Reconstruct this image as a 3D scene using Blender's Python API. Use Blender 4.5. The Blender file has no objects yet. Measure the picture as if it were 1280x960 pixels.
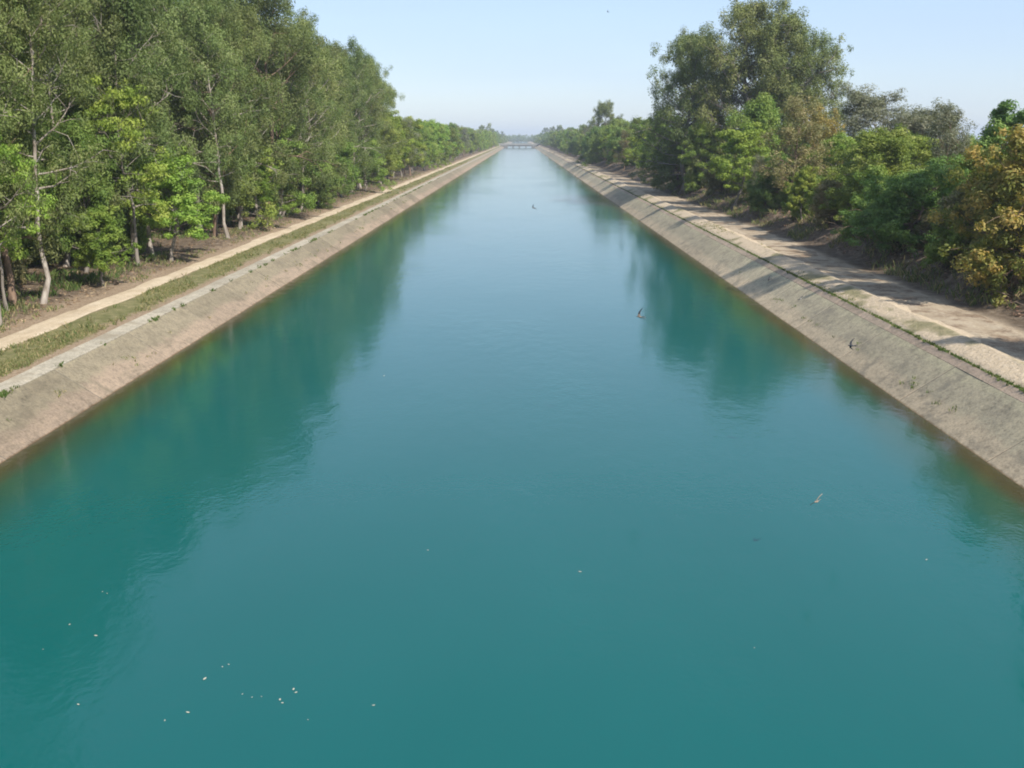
import bpy, bmesh, math, random
import numpy as np
from mathutils import Vector, Matrix

scene = bpy.context.scene
COL = scene.collection
R = math.radians

# ------------------------------------------------------------------ camera
FPX, VPX, VPY, CAMH = 1250.0, 650.0, 172.0, 7.9
PITCH = math.atan((480 - VPY) / FPX)
YAW = math.atan((VPX - 640) / FPX)
cam_d = bpy.data.cameras.new('camera')
cam = bpy.data.objects.new('camera', cam_d)
COL.objects.link(cam)
cam_d.sensor_width = 36.0
cam_d.lens = FPX / 1280 * 36.0
cam_d.clip_start = 0.1
cam_d.clip_end = 20000
cam.location = (0, 0, CAMH)
cam.rotation_euler = (math.pi / 2 - PITCH, 0, YAW)
scene.camera = cam

# ------------------------------------------------------------------ sky and sun
SUN_ELEV = R(43)
SUN_AZ = R(138)            # clockwise from +Y (down the canal): to the right and behind the camera
world = bpy.data.worlds.new('World')
scene.world = world
world.use_nodes = True
wn = world.node_tree.nodes
wl = world.node_tree.links
bg = wn['Background']
sky = wn.new('ShaderNodeTexSky')
sky.sky_type = 'NISHITA'
sky.sun_disc = False
sky.sun_elevation = SUN_ELEV
sky.sun_rotation = SUN_AZ
sky.air_density = 1.0
sky.dust_density = 0.6
sky.ozone_density = 2.0
bg.inputs['Strength'].default_value = 0.102
hz = wn.new('ShaderNodeMix')            # milky, evenly hazy dry-season sky
hz.data_type = 'RGBA'
hz.inputs[7].default_value = (3.15, 3.95, 5.5, 1)
sk_tc = wn.new('ShaderNodeTexCoord')
sk_mp = wn.new('ShaderNodeMapping')
sk_mp.inputs['Scale'].default_value = (1.0, 1.0, 7.0)
wl.new(sk_tc.outputs['Generated'], sk_mp.inputs['Vector'])
sk_n = wn.new('ShaderNodeTexNoise')
sk_n.inputs['Scale'].default_value = 1.6
sk_n.inputs['Detail'].default_value = 5
wl.new(sk_mp.outputs['Vector'], sk_n.inputs['Vector'])
sk_r = wn.new('ShaderNodeMapRange')
sk_r.inputs['From Min'].default_value = 0.3
sk_r.inputs['From Max'].default_value = 0.7
sk_r.inputs['To Min'].default_value = 0.38
sk_r.inputs['To Max'].default_value = 0.60
wl.new(sk_n.outputs['Fac'], sk_r.inputs['Value'])
wl.new(sk_r.outputs[0], hz.inputs[0])
wl.new(sky.outputs['Color'], hz.inputs[6])
wl.new(hz.outputs[2], bg.inputs['Color'])

sun_d = bpy.data.lights.new('sun', 'SUN')
sun_d.energy = 4.0
sun_d.angle = R(0.55)
sun_d.color = (1.0, 0.955, 0.88)
sun = bpy.data.objects.new('sun', sun_d)
COL.objects.link(sun)
to_sun = Vector((math.sin(SUN_AZ) * math.cos(SUN_ELEV), math.cos(SUN_AZ) * math.cos(SUN_ELEV), math.sin(SUN_ELEV)))
sun.rotation_euler = (-to_sun).to_track_quat('-Z', 'Y').to_euler()
sun.location = to_sun * 200

vs = scene.view_settings
vs.view_transform = 'Standard'
vs.look = 'None'
vs.gamma = 1.0
vs.use_curve_mapping = False
vs.exposure = 0.82
scene.cycles.use_denoising = True
scene.cycles.max_bounces = 7
scene.cycles.diffuse_bounces = 3
scene.cycles.transmission_bounces = 4
scene.cycles.volume_bounces = 0
scene.cycles.caustics_reflective = False
scene.cycles.caustics_refractive = False
scene.cycles.filter_width = 1.9

# ------------------------------------------------------------------ helpers
def tag(o, label=None, cat=None, group=None, kind=None):
    if label: o['label'] = label
    if cat: o['category'] = cat
    if group: o['group'] = group
    if kind: o['kind'] = kind
    return o

def link(name, mesh, mat=None, parent=None, loc=None):
    o = bpy.data.objects.new(name, mesh)
    COL.objects.link(o)
    if mat and not mesh.materials:
        mesh.materials.append(mat)
    if parent: o.parent = parent
    if loc is not None: o.location = loc
    return o

def empty(name, loc=(0, 0, 0), rz=0.0, sc=1.0):
    o = bpy.data.objects.new(name, None)
    o.empty_display_size = 0.3
    COL.objects.link(o)
    o.location = loc
    o.rotation_euler = (0, 0, rz)
    o.scale = (sc, sc, sc) if not isinstance(sc, tuple) else sc
    return o

def np_mesh(name, verts, loops, starts, totals, smooth=False, tint=None):
    me = bpy.data.meshes.new(name)
    verts = np.asarray(verts, dtype=np.float32)
    loops = np.asarray(loops, dtype=np.int32)
    me.vertices.add(len(verts))
    me.vertices.foreach_set('co', verts.ravel())
    me.loops.add(len(loops))
    me.loops.foreach_set('vertex_index', loops)
    me.polygons.add(len(starts))
    me.polygons.foreach_set('loop_start', np.asarray(starts, dtype=np.int32))
    me.polygons.foreach_set('loop_total', np.asarray(totals, dtype=np.int32))
    if smooth:
        me.polygons.foreach_set('use_smooth', np.ones(len(starts), dtype=bool))
    if tint is not None:
        a = me.attributes.new('tint', 'FLOAT', 'POINT')
        a.data.foreach_set('value', np.asarray(tint, dtype=np.float32))
    me.update(calc_edges=True)
    me.validate()
    return me

def quad_mesh(name, verts, quads, smooth=False, tint=None):
    q = np.asarray(quads, dtype=np.int32)
    n = len(q)
    return np_mesh(name, verts, q.ravel(), np.arange(n) * 4, np.full(n, 4), smooth, tint)

def at(u, v, zc):
    """a point at depth zc along the viewing direction through photo pixel (u, v)"""
    x = (u - 640) / FPX * zc
    y = -(v - 480) / FPX * zc
    m = cam.rotation_euler.to_matrix()
    return Vector((0, 0, CAMH)) + m @ Vector((x, y, -zc))

def vnoise(x, y, seed=0):
    """smooth value noise in numpy, -1..1"""
    x = np.asarray(x, dtype=np.float64); y = np.asarray(y, dtype=np.float64)
    xi = np.floor(x).astype(np.int64); yi = np.floor(y).astype(np.int64)
    fx = x - xi; fy = y - yi
    fx = fx * fx * (3 - 2 * fx); fy = fy * fy * (3 - 2 * fy)
    def h(a, b):
        n = (a * 374761393 + b * 668265263 + seed * 974711) & 0x7fffffff
        n = ((n ^ (n >> 13)) * 1274126177) & 0x7fffffff
        return ((n ^ (n >> 16)) & 0xffff) / 32767.5 - 1
    return (h(xi, yi) * (1 - fx) + h(xi + 1, yi) * fx) * (1 - fy) + (h(xi, yi + 1) * (1 - fx) + h(xi + 1, yi + 1) * fx) * fy

# ------------------------------------------------------------------ materials
def new_mat(name):
    m = bpy.data.materials.new(name)
    m.use_nodes = True
    nt = m.node_tree
    b = nt.nodes['Principled BSDF']
    return m, nt, b

def noise(nt, vec, scale, detail=4, rough=0.6, stretch=None):
    if stretch:
        mp = nt.nodes.new('ShaderNodeMapping')
        mp.inputs['Scale'].default_value = stretch
        nt.links.new(vec, mp.inputs['Vector'])
        vec = mp.outputs['Vector']
    n = nt.nodes.new('ShaderNodeTexNoise')
    n.inputs['Scale'].default_value = scale
    n.inputs['Detail'].default_value = detail
    n.inputs['Roughness'].default_value = rough
    nt.links.new(vec, n.inputs['Vector'])
    return n.outputs['Fac']

def ramp(nt, fac, stops, interp='LINEAR'):
    r = nt.nodes.new('ShaderNodeValToRGB')
    r.color_ramp.interpolation = interp
    while len(r.color_ramp.elements) < len(stops):
        r.color_ramp.elements.new(0.5)
    for e, (p, c) in zip(r.color_ramp.elements, stops):
        e.position = p
        e.color = (*c, 1) if len(c) == 3 else c
    nt.links.new(fac, r.inputs['Fac'])
    return r.outputs['Color']

def mix(nt, fac, a, b, mode='MIX'):
    m = nt.nodes.new('ShaderNodeMix')
    m.data_type = 'RGBA'
    m.blend_type = mode
    for sock, val in ((m.inputs[0], fac), (m.inputs[6], a), (m.inputs[7], b)):
        if isinstance(val, (int, float)): sock.default_value = val
        elif isinstance(val, tuple): sock.default_value = (*val, 1)
        else: nt.links.new(val, sock)
    return m.outputs[2]

def math_n(nt, op, a, b=0.0, clamp=False):
    m = nt.nodes.new('ShaderNodeMath')
    m.operation = op
    m.use_clamp = clamp
    for s, v in ((m.inputs[0], a), (m.inputs[1], b)):
        if isinstance(v, (int, float)): s.default_value = v
        else: nt.links.new(v, s)
    return m.outputs[0]

def pos(nt):
    g = nt.nodes.new('ShaderNodeNewGeometry')
    s = nt.nodes.new('ShaderNodeSeparateXYZ')
    nt.links.new(g.outputs['Position'], s.inputs[0])
    return g.outputs['Position'], s.outputs[0], s.outputs[1], s.outputs[2]

def bump(nt, b, height, strength=0.3, dist=0.05):
    n = nt.nodes.new('ShaderNodeBump')
    n.inputs['Strength'].default_value = strength
    n.inputs['Distance'].default_value = dist
    nt.links.new(height, n.inputs['Height'])
    nt.links.new(n.outputs['Normal'], b.inputs['Normal'])

def smooth_band(nt, val, lo, hi):
    m = nt.nodes.new('ShaderNodeMapRange')
    m.interpolation_type = 'SMOOTHSTEP'
    m.inputs['From Min'].default_value = lo
    m.inputs['From Max'].default_value = hi
    nt.links.new(val, m.inputs['Value'])
    return m.outputs[0]

# --- leaves: three colours spread over the 'tint' of each leaf
def leaf_mat(name, c0, c1, c2, trans=0.35, var=0.25, gain=1.4):
    c0, c1, c2 = [tuple(k * gain for k in c) for c in (c0, c1, c2)]
    trans = trans - 0.03
    m, nt, b = new_mat(name)
    at_ = nt.nodes.new('ShaderNodeAttribute'); at_.attribute_name = 'tint'
    oi = nt.nodes.new('ShaderNodeObjectInfo')
    col = ramp(nt, at_.outputs['Fac'], [(0.1, c0), (0.5, c1), (0.9, c2)])
    hsv = nt.nodes.new('ShaderNodeHueSaturation')
    v = nt.nodes.new('ShaderNodeMapRange')
    v.inputs['To Min'].default_value = 1 - var
    v.inputs['To Max'].default_value = 1 + var
    nt.links.new(oi.outputs['Random'], v.inputs['Value'])
    nt.links.new(v.outputs[0], hsv.inputs['Value'])
    h = nt.nodes.new('ShaderNodeMapRange')
    h.inputs['To Min'].default_value = 0.470
    h.inputs['To Max'].default_value = 0.508
    sw = nt.nodes.new('ShaderNodeMath'); sw.operation = 'FRACT'
    mu = math_n(nt, 'MULTIPLY', oi.outputs['Random'], 7.31)
    nt.links.new(mu, sw.inputs[0])
    nt.links.new(sw.outputs[0], h.inputs['Value'])
    nt.links.new(h.outputs[0], hsv.inputs['Hue'])
    nt.links.new(col, hsv.inputs['Color'])
    nt.links.new(hsv.outputs[0], b.inputs['Base Color'])
    b.inputs['Roughness'].default_value = 0.6
    b.inputs['Specular IOR Level'].default_value = 0.2
    t = nt.nodes.new('ShaderNodeBsdfTranslucent')
    tc = mix(nt, 1.0, hsv.outputs[0], (1.15, 1.2, 0.55), 'MULTIPLY')
    nt.links.new(tc, t.inputs['Color'])
    ms = nt.nodes.new('ShaderNodeMixShader')
    ms.inputs[0].default_value = trans
    nt.links.new(b.outputs[0], ms.inputs[1])
    nt.links.new(t.outputs[0], ms.inputs[2])
    nt.links.new(ms.outputs[0], nt.nodes['Material Output'].inputs['Surface'])
    return m

M = {}
M['leaf_euc'] = leaf_mat('eucalyptus leaves', (0.074, 0.106, 0.032), (0.112, 0.146, 0.045), (0.168, 0.190, 0.074))
M['leaf_euc_dark'] = leaf_mat('dark eucalyptus leaves', (0.075, 0.104, 0.033), (0.112, 0.142, 0.046), (0.170, 0.190, 0.078), 0.3, 0.15)
M['leaf_bright'] = leaf_mat('bright green leaves', (0.105, 0.170, 0.028), (0.155, 0.225, 0.038), (0.230, 0.285, 0.060), 0.42, 0.18)
M['leaf_mid'] = leaf_mat('mid green leaves', (0.085, 0.140, 0.028), (0.130, 0.188, 0.038), (0.195, 0.240, 0.062), 0.38, 0.25)
M['leaf_deep'] = leaf_mat('deep green leaves', (0.072, 0.125, 0.030), (0.110, 0.172, 0.042), (0.165, 0.218, 0.062), 0.34, 0.15)
M['leaf_grey'] = leaf_mat('grey green leaves', (0.10, 0.115, 0.075), (0.135, 0.145, 0.090), (0.175, 0.175, 0.115), 0.3, 0.2)
M['leaf_brown'] = leaf_mat('brownish green leaves', (0.115, 0.125, 0.050), (0.165, 0.160, 0.068), (0.225, 0.190, 0.090), 0.35, 0.2)
M['leaf_orange'] = leaf_mat('yellow orange and olive leaves', (0.090, 0.122, 0.028), (0.165, 0.178, 0.044), (0.350, 0.285, 0.078), 0.4, 0.1)
M['leaf_yellow'] = leaf_mat('yellow ochre leaves', (0.14, 0.14, 0.045), (0.22, 0.18, 0.060), (0.32, 0.235, 0.080), 0.4, 0.1)

def bark_mat(name, ca, cb, cc):
    m, nt, b = new_mat(name)
    tc = nt.nodes.new('ShaderNodeTexCoord')
    n1 = noise(nt, tc.outputs['Object'], 3.0, 5, 0.65, (1, 1, 0.3))
    n2 = noise(nt, tc.outputs['Object'], 1.1, 3, 0.6)
    c = ramp(nt, n1, [(0.3, ca), (0.52, cb), (0.72, cc)])
    c = mix(nt, smooth_band(nt, n2, 0.5, 0.68), c, ca)
    nt.links.new(c, b.inputs['Base Color'])
    b.inputs['Roughness'].default_value = 0.85
    bump(nt, b, n1, 0.6, 0.03)
    return m

M['bark_pale'] = bark_mat('pale peeling bark', (0.15, 0.115, 0.085), (0.31, 0.265, 0.22), (0.48, 0.43, 0.37))
M['bark_brown'] = bark_mat('brown bark', (0.10, 0.065, 0.042), (0.20, 0.13, 0.085), (0.30, 0.21, 0.14))
M['bark_grey'] = bark_mat('grey bark', (0.11, 0.09, 0.07), (0.20, 0.17, 0.14), (0.30, 0.26, 0.21))

# --- ground
def ground_mat():
    m, nt, b = new_mat('bank soil, litter and dry grass')
    p, x, y, z = pos(nt)
    nf = noise(nt, p, 2.2, 6, 0.7)
    nb = noise(nt, p, 0.35, 4, 0.6)
    ng = noise(nt, p, 9.0, 4, 0.75)
    soil = ramp(nt, ng, [(0.3, (0.164, 0.111, 0.070)), (0.5, (0.262, 0.193, 0.127)), (0.7, (0.353, 0.275, 0.193))])
    litter = ramp(nt, nf, [(0.3, (0.060, 0.044, 0.029)), (0.5, (0.130, 0.096, 0.065)), (0.68, (0.215, 0.168, 0.118))])  # leaf browns, darkened as well to deepen the shade under the trees
    grass = ramp(nt, nf, [(0.32, (0.107, 0.111, 0.041)), (0.5, (0.168, 0.160, 0.070)), (0.7, (0.262, 0.221, 0.115))])
    wob = math_n(nt, 'MULTIPLY', math_n(nt, 'SUBTRACT', nb, 0.5), 1.6)
    wob2 = math_n(nt, 'MULTIPLY', math_n(nt, 'SUBTRACT', nf, 0.5), 0.9)
    xw = math_n(nt, 'ADD', math_n(nt, 'ADD', x, wob), wob2)
    # left of the track: litter; between coping and track: grass
    c = mix(nt, smooth_band(nt, xw, -19.4, -18.3), litter, soil)
    c = mix(nt, smooth_band(nt, xw, -17.3, -16.9), c, grass)
    c = mix(nt, smooth_band(nt, xw, -15.75, -15.2), c, soil)
    # right side: pale dusty berm and track, litter bank
    dust = ramp(nt, ng, [(0.28, (0.36, 0.275, 0.180)), (0.5, (0.49, 0.390, 0.268)), (0.72, (0.58, 0.475, 0.345))])
    gpatch = smooth_band(nt, noise(nt, p, 0.28, 3, 0.6, (1.6, 1, 1)), 0.53, 0.62)
    dustg = mix(nt, math_n(nt, 'MULTIPLY', gpatch, 0.75), dust, grass)
    c = mix(nt, smooth_band(nt, x, 10, 10.5), c, dustg)
    c = mix(nt, smooth_band(nt, xw, 14.5, 15.0), c, dust)
    c = mix(nt, smooth_band(nt, xw, 16.8, 17.9), c, litter)
    far = mix(nt, smooth_band(nt, nb, 0.4, 0.6), (0.131, 0.123, 0.057), (0.197, 0.164, 0.098))
    c = mix(nt, smooth_band(nt, x, 60, 75), c, far)
    c = mix(nt, smooth_band(nt, math_n(nt, 'MULTIPLY', x, -1.0), 70, 90), c, far)
    # dark bitumen bedding under the lining, seen only in the joints
    c = mix(nt, math_n(nt, 'MULTIPLY', math_n(nt, 'GREATER_THAN', x, -14.36), math_n(nt, 'LESS_THAN', x, 13.5)), c, (0.05, 0.042, 0.034))
    nt.links.new(c, b.inputs['Base Color'])
    b.inputs['Roughness'].default_value = 0.95
    b.inputs['Specular IOR Level'].default_value = 0.15
    bump(nt, b, math_n(nt, 'ADD', ng, math_n(nt, 'MULTIPLY', nf, 1.6)), 0.8, 0.07)
    return m
M['ground'] = ground_mat()

def track_mat(name, k, patch):
    m, nt, b = new_mat(name)
    p, x, y, z = pos(nt)
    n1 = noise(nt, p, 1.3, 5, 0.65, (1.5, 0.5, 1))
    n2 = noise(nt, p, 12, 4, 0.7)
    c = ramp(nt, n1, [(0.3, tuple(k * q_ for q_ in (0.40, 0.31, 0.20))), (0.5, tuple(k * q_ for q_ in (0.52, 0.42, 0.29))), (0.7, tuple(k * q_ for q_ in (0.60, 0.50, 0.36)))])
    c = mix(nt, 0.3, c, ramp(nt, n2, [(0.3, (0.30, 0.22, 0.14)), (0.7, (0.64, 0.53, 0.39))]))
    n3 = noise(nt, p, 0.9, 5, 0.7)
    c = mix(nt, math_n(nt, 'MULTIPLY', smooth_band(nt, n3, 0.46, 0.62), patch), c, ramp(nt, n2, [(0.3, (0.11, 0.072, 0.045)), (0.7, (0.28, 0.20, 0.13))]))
    nt.links.new(c, b.inputs['Base Color'])
    b.inputs['Roughness'].default_value = 0.95
    b.inputs['Specular IOR Level'].default_value = 0.15
    bump(nt, b, math_n(nt, 'ADD', n2, n3), 0.7, 0.06)
    return m
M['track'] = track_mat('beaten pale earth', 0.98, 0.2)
M['track_dusty'] = track_mat('dusty brown earth', 0.60, 0.9)  # darker copy: litter patches, with dappled tree shade toned into the earth

def lining_mat(name, low, mid, high, stain):
    m, nt, b = new_mat(name)
    p, x, y, z = pos(nt)
    oi = nt.nodes.new('ShaderNodeObjectInfo')
    nf = noise(nt, p, 3.5, 6, 0.7)
    nb = noise(nt, p, 0.55, 4, 0.6)
    nv = noise(nt, p, 1.6, 5, 0.65, (1.0, 0.22, 1.0))
    zw = math_n(nt, 'ADD', z, math_n(nt, 'MULTIPLY', math_n(nt, 'SUBTRACT', nb, 0.5), 0.55))
    zw = math_n(nt, 'ADD', zw, math_n(nt, 'MULTIPLY', math_n(nt, 'SUBTRACT', nf, 0.5), 0.35))
    c = mix(nt, smooth_band(nt, zw, 0.30, 0.52), low, mid)
    c = mix(nt, smooth_band(nt, zw, 0.80, 1.15), c, high)
    c = mix(nt, math_n(nt, 'MULTIPLY', smooth_band(nt, nv, 0.48, 0.68), 0.55), c, stain)
    grain = ramp(nt, nf, [(0.25, (0.62, 0.62, 0.62)), (0.5, (1, 1, 1)), (0.78, (1.25, 1.22, 1.18))])
    c = mix(nt, 1.0, c, grain, 'MULTIPLY')
    nd = noise(nt, p, 14.0, 4, 0.75)
    c = mix(nt, 0.6, c, ramp(nt, nd, [(0.32, (0.55, 0.54, 0.52)), (0.5, (1, 1, 1)), (0.75, (1.3, 1.28, 1.22))]), 'MULTIPLY')
    blot = smooth_band(nt, noise(nt, p, 0.9, 5, 0.7), 0.52, 0.68)
    c = mix(nt, math_n(nt, 'MULTIPLY', blot, 0.75), c, stain)
    # wet line just above the water
    c = mix(nt, smooth_band(nt, math_n(nt, 'ADD', z, math_n(nt, 'MULTIPLY', math_n(nt, 'SUBTRACT', nf, 0.5), 0.06)), 0.035, 0.0), c, mix(nt, 1.0, c, (0.55, 0.47, 0.38), 'MULTIPLY'))
    v = nt.nodes.new('ShaderNodeMapRange')
    v.inputs['To Min'].default_value = 0.84
    v.inputs['To Max'].default_value = 1.10
    nt.links.new(oi.outputs['Random'], v.inputs['Value'])
    hs = nt.nodes.new('ShaderNodeHueSaturation')
    nt.links.new(v.outputs[0], hs.inputs['Value'])
    nt.links.new(c, hs.inputs['Color'])
    nt.links.new(hs.outputs[0], b.inputs['Base Color'])
    b.inputs['Roughness'].default_value = 0.9
    b.inputs['Specular IOR Level'].default_value = 0.2
    bump(nt, b, nf, 0.45, 0.04)
    return m
M['lining_right'] = lining_mat('weathered grey canal concrete', (0.48, 0.385, 0.26), (0.405, 0.345, 0.235), (0.45, 0.395, 0.255), (0.25, 0.215, 0.155))
M['lining_left'] = lining_mat('sun bleached silty canal concrete', (0.275, 0.210, 0.150), (0.215, 0.180, 0.122), (0.250, 0.215, 0.140), (0.150, 0.124, 0.084))
M['coping'] = lining_mat('pale coping concrete', (0.360, 0.320, 0.248), (0.360, 0.320, 0.248), (0.376, 0.336, 0.264), (0.264, 0.224, 0.160))
M['edging'] = lining_mat('pinkish edging mortar', (0.437, 0.323, 0.228), (0.437, 0.323, 0.228), (0.456, 0.342, 0.247), (0.314, 0.247, 0.171))

def water_mat():
    m, nt, b = new_mat('silty teal canal water')
    p, x, y, z = pos(nt)
    nb = noise(nt, p, 0.25, 3, 0.5, (1, 0.35, 1))
    ne = noise(nt, p, 0.8, 4, 0.6, (1, 0.5, 1))
    deep = mix(nt, nb, (0.003, 0.080, 0.074), (0.005, 0.096, 0.091))
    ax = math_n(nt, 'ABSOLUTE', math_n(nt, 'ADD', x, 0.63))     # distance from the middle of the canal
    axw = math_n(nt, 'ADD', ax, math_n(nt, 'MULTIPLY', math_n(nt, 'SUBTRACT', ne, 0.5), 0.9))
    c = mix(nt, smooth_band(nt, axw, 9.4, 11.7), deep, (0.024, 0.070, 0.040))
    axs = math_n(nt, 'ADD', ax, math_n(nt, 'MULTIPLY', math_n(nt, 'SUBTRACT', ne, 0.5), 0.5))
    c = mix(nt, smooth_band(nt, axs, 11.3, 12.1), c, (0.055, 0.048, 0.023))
    nt.links.new(c, b.inputs['Base Color'])
    b.inputs['Roughness'].default_value = 0.09
    b.inputs['IOR'].default_value = 1.333
    b.inputs['Specular IOR Level'].default_value = 0.6
    w1 = noise(nt, p, 1.9, 3, 0.55, (1.0, 0.6, 1))
    w2 = noise(nt, p, 0.20, 2, 0.5, (1.0, 0.6, 1))
    w3 = noise(nt, p, 7.0, 2, 0.5)
    ruf = smooth_band(nt, noise(nt, p, 0.10, 4, 0.6, (1.0, 0.45, 1)), 0.42, 0.66)      # calm and ruffled patches
    amp = math_n(nt, 'ADD', 0.15, math_n(nt, 'MULTIPLY', ruf, 0.36))
    h = math_n(nt, 'ADD', math_n(nt, 'MULTIPLY', w1, amp), math_n(nt, 'MULTIPLY', w2, 0.40))
    h = math_n(nt, 'ADD', h, math_n(nt, 'MULTIPLY', w3, math_n(nt, 'MULTIPLY', amp, 0.34)))
    bump(nt, b, h, 0.4, 0.075)
    return m
M['water'] = water_mat()

def simple_mat(name, col, rough=0.8, var=0.15, scale=6):
    m, nt, b = new_mat(name)
    tc = nt.nodes.new('ShaderNodeTexCoord')
    n = noise(nt, tc.outputs['Object'], scale, 4, 0.65)
    lo = tuple(c * (1 - var) for c in col); hi = tuple(min(1, c * (1 + var)) for c in col)
    nt.links.new(ramp(nt, n, [(0.3, lo), (0.7, hi)]), b.inputs['Base Color'])
    b.inputs['Roughness'].default_value = rough
    return m
M['concrete'] = simple_mat('bridge concrete', (0.25, 0.24, 0.225), 0.9, 0.2, 0.6)
M['concrete_dark'] = simple_mat('shade toned bridge concrete', (0.15, 0.14, 0.125), 0.9, 0.25, 0.6)  # deck shadow put into the colour of the parts below it
M['bird_dark'] = simple_mat('dark slate plumage', (0.035, 0.035, 0.042), 0.6, 0.3, 20)
M['bird_pale'] = simple_mat('pale buff plumage', (0.27, 0.20, 0.145), 0.7, 0.35, 14)
M['bird_white'] = simple_mat('white plumage', (0.75, 0.72, 0.66), 0.7, 0.1, 14)
M['fleck'] = simple_mat('bleached dead leaf', (0.48, 0.44, 0.33), 0.7, 0.2, 20)
M['bitumen'] = simple_mat('weathered bitumen', (0.10, 0.088, 0.07), 0.9, 0.3, 4)
M['twig'] = simple_mat('dry twigs', (0.20, 0.145, 0.10), 0.9, 0.4, 3)

# ------------------------------------------------------------------ the terrain
XL, XR = -12.96, 11.70           # waterline left and right
LIPL, LIPR = (-14.38, 0.95), (13.57, 1.25)
prof_x = np.array([-2600, -400, -60, -30, -22, -19.5, -18.6, -18.0, -17.0, -16.6, -15.5, -15.06, -14.40, -14.32, -9.0, 8.0, 13.50, 13.58, 13.70, 14.15, 14.62, 14.78, 15.10, 16.5, 18.2, 18.7, 19.4, 20.4, 22, 26, 34, 60, 400, 2600])
prof_z = np.array([0.6, 0.6, 1.1, 1.5, 1.45, 1.36, 1.22, 1.13, 1.10, 1.10, 1.05, 0.985, 0.84, 0.79, -2.75, -2.75, 1.05, 1.12, 1.27, 1.40, 1.53, 1.53, 1.40, 1.37, 1.42, 1.58, 2.05, 2.40, 2.55, 2.5, 2.1, 1.0, 0.6, 0.6])

def ground_z(x, y):
    x = np.asarray(x, dtype=np.float64); y = np.asarray(y, dtype=np.float64)
    z = np.interp(x, prof_x, prof_z)
    left = np.clip((-15.1 - x) / 1.0, 0, 1); right = np.clip((x - 13.7) / 0.8, 0, 1)
    amp_l = left * (0.025 + 0.10 * np.clip((-18.4 - x) / 2, 0, 1))
    amp_r = right * (0.035 + 0.22 * np.clip((x - 18.4) / 1.5, 0, 1))
    n = 0.6 * vnoise(x * 0.9, y * 0.5, 3) + 0.4 * vnoise(x * 2.3, y * 1.7, 5)
    return z + (amp_l + amp_r) * n + right * (0.06 * vnoise(x * 0.3, y * 0.07, 9) + 0.018 * vnoise(x * 0.8, y * 0.5, 10) + 0.012 * vnoise(x * 3.1, y * 2.2, 12)) * np.clip((40 - x) / 20, 0, 1)

gx = np.unique(np.concatenate([prof_x, np.arange(-40, -15.2, 0.45), np.arange(13.7, 30, 0.30), np.linspace(-120, -40, 12), np.linspace(30, 120, 16)]))
gy = np.unique(np.concatenate([np.arange(-40, 15, 4.0), np.arange(15, 130, 0.5), np.arange(130, 320, 2.0), np.arange(320, 1800, 20), np.linspace(1800, 4200, 14)]))
GX, GY = np.meshgrid(gx, gy)
GZ = ground_z(GX, GY)
nxg, nyg = len(gx), len(gy)
idx = np.arange(nxg * nyg).reshape(nyg, nxg)
quads = np.stack([idx[:-1, :-1], idx[:-1, 1:], idx[1:, 1:], idx[1:, :-1]], -1).reshape(-1, 4)
ground = link('ground', quad_mesh('ground', np.stack([GX, GY, GZ], -1).reshape(-1, 3), quads, True), M['ground'])
tag(ground, 'earth banks of the canal with leaf litter, dry grass and dust', 'ground', kind='structure')

def strip(name, x0, x1, y0, y1, mat, rise, wob, seed, ncol=13):
    ys = np.concatenate([np.arange(y0, min(y1, 160), 0.5), np.arange(160, min(y1, 400), 2.0), np.arange(400, y1, 12.0)])
    t = np.linspace(0, 1, ncol)
    T, Y = np.meshgrid(t, ys)
    w0 = wob * (vnoise(ys * 0.35, ys * 0 + 1.3, seed) + 0.5 * vnoise(ys * 1.7, ys * 0 + 7.3, seed + 1))
    w1 = wob * (vnoise(ys * 0.30, ys * 0 + 4.3, seed + 2) + 0.5 * vnoise(ys * 1.5, ys * 0 + 9.3, seed + 3))
    X = (x0 + w0)[:, None] * (1 - T) + (x1 + w1)[:, None] * T
    Z = ground_z(X, Y) + rise * np.clip(np.minimum(T, 1 - T) * 7, 0, 1) * 1.6 - rise * 0.6
    # two shallow wheel ruts
    Z -= rise * 0.45 * (np.exp(-((T - 0.28) / 0.09) ** 2) + np.exp(-((T - 0.72) / 0.09) ** 2))
    n, k = Z.shape
    i = np.arange(n * k).reshape(n, k)
    q = np.stack([i[:-1, :-1], i[:-1, 1:], i[1:, 1:], i[1:, :-1]], -1).reshape(-1, 4)
    return link(name, quad_mesh(name, np.stack([X, Y, Z], -1).reshape(-1, 3), q, True), mat)

tag(strip('dirt_path', -18.08, -17.0, 5, 1750, M['track'], 0.030, 0.13, 11), 'pale narrow dirt path along the left bank', 'path', kind='structure')
tag(strip('dirt_track', 15.05, 17.5, 5, 1750, M['track_dusty'], 0.028, 0.30, 31, 19), 'wide dusty track along the right bank, dappled with tree shade', 'track', kind='structure')

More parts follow.
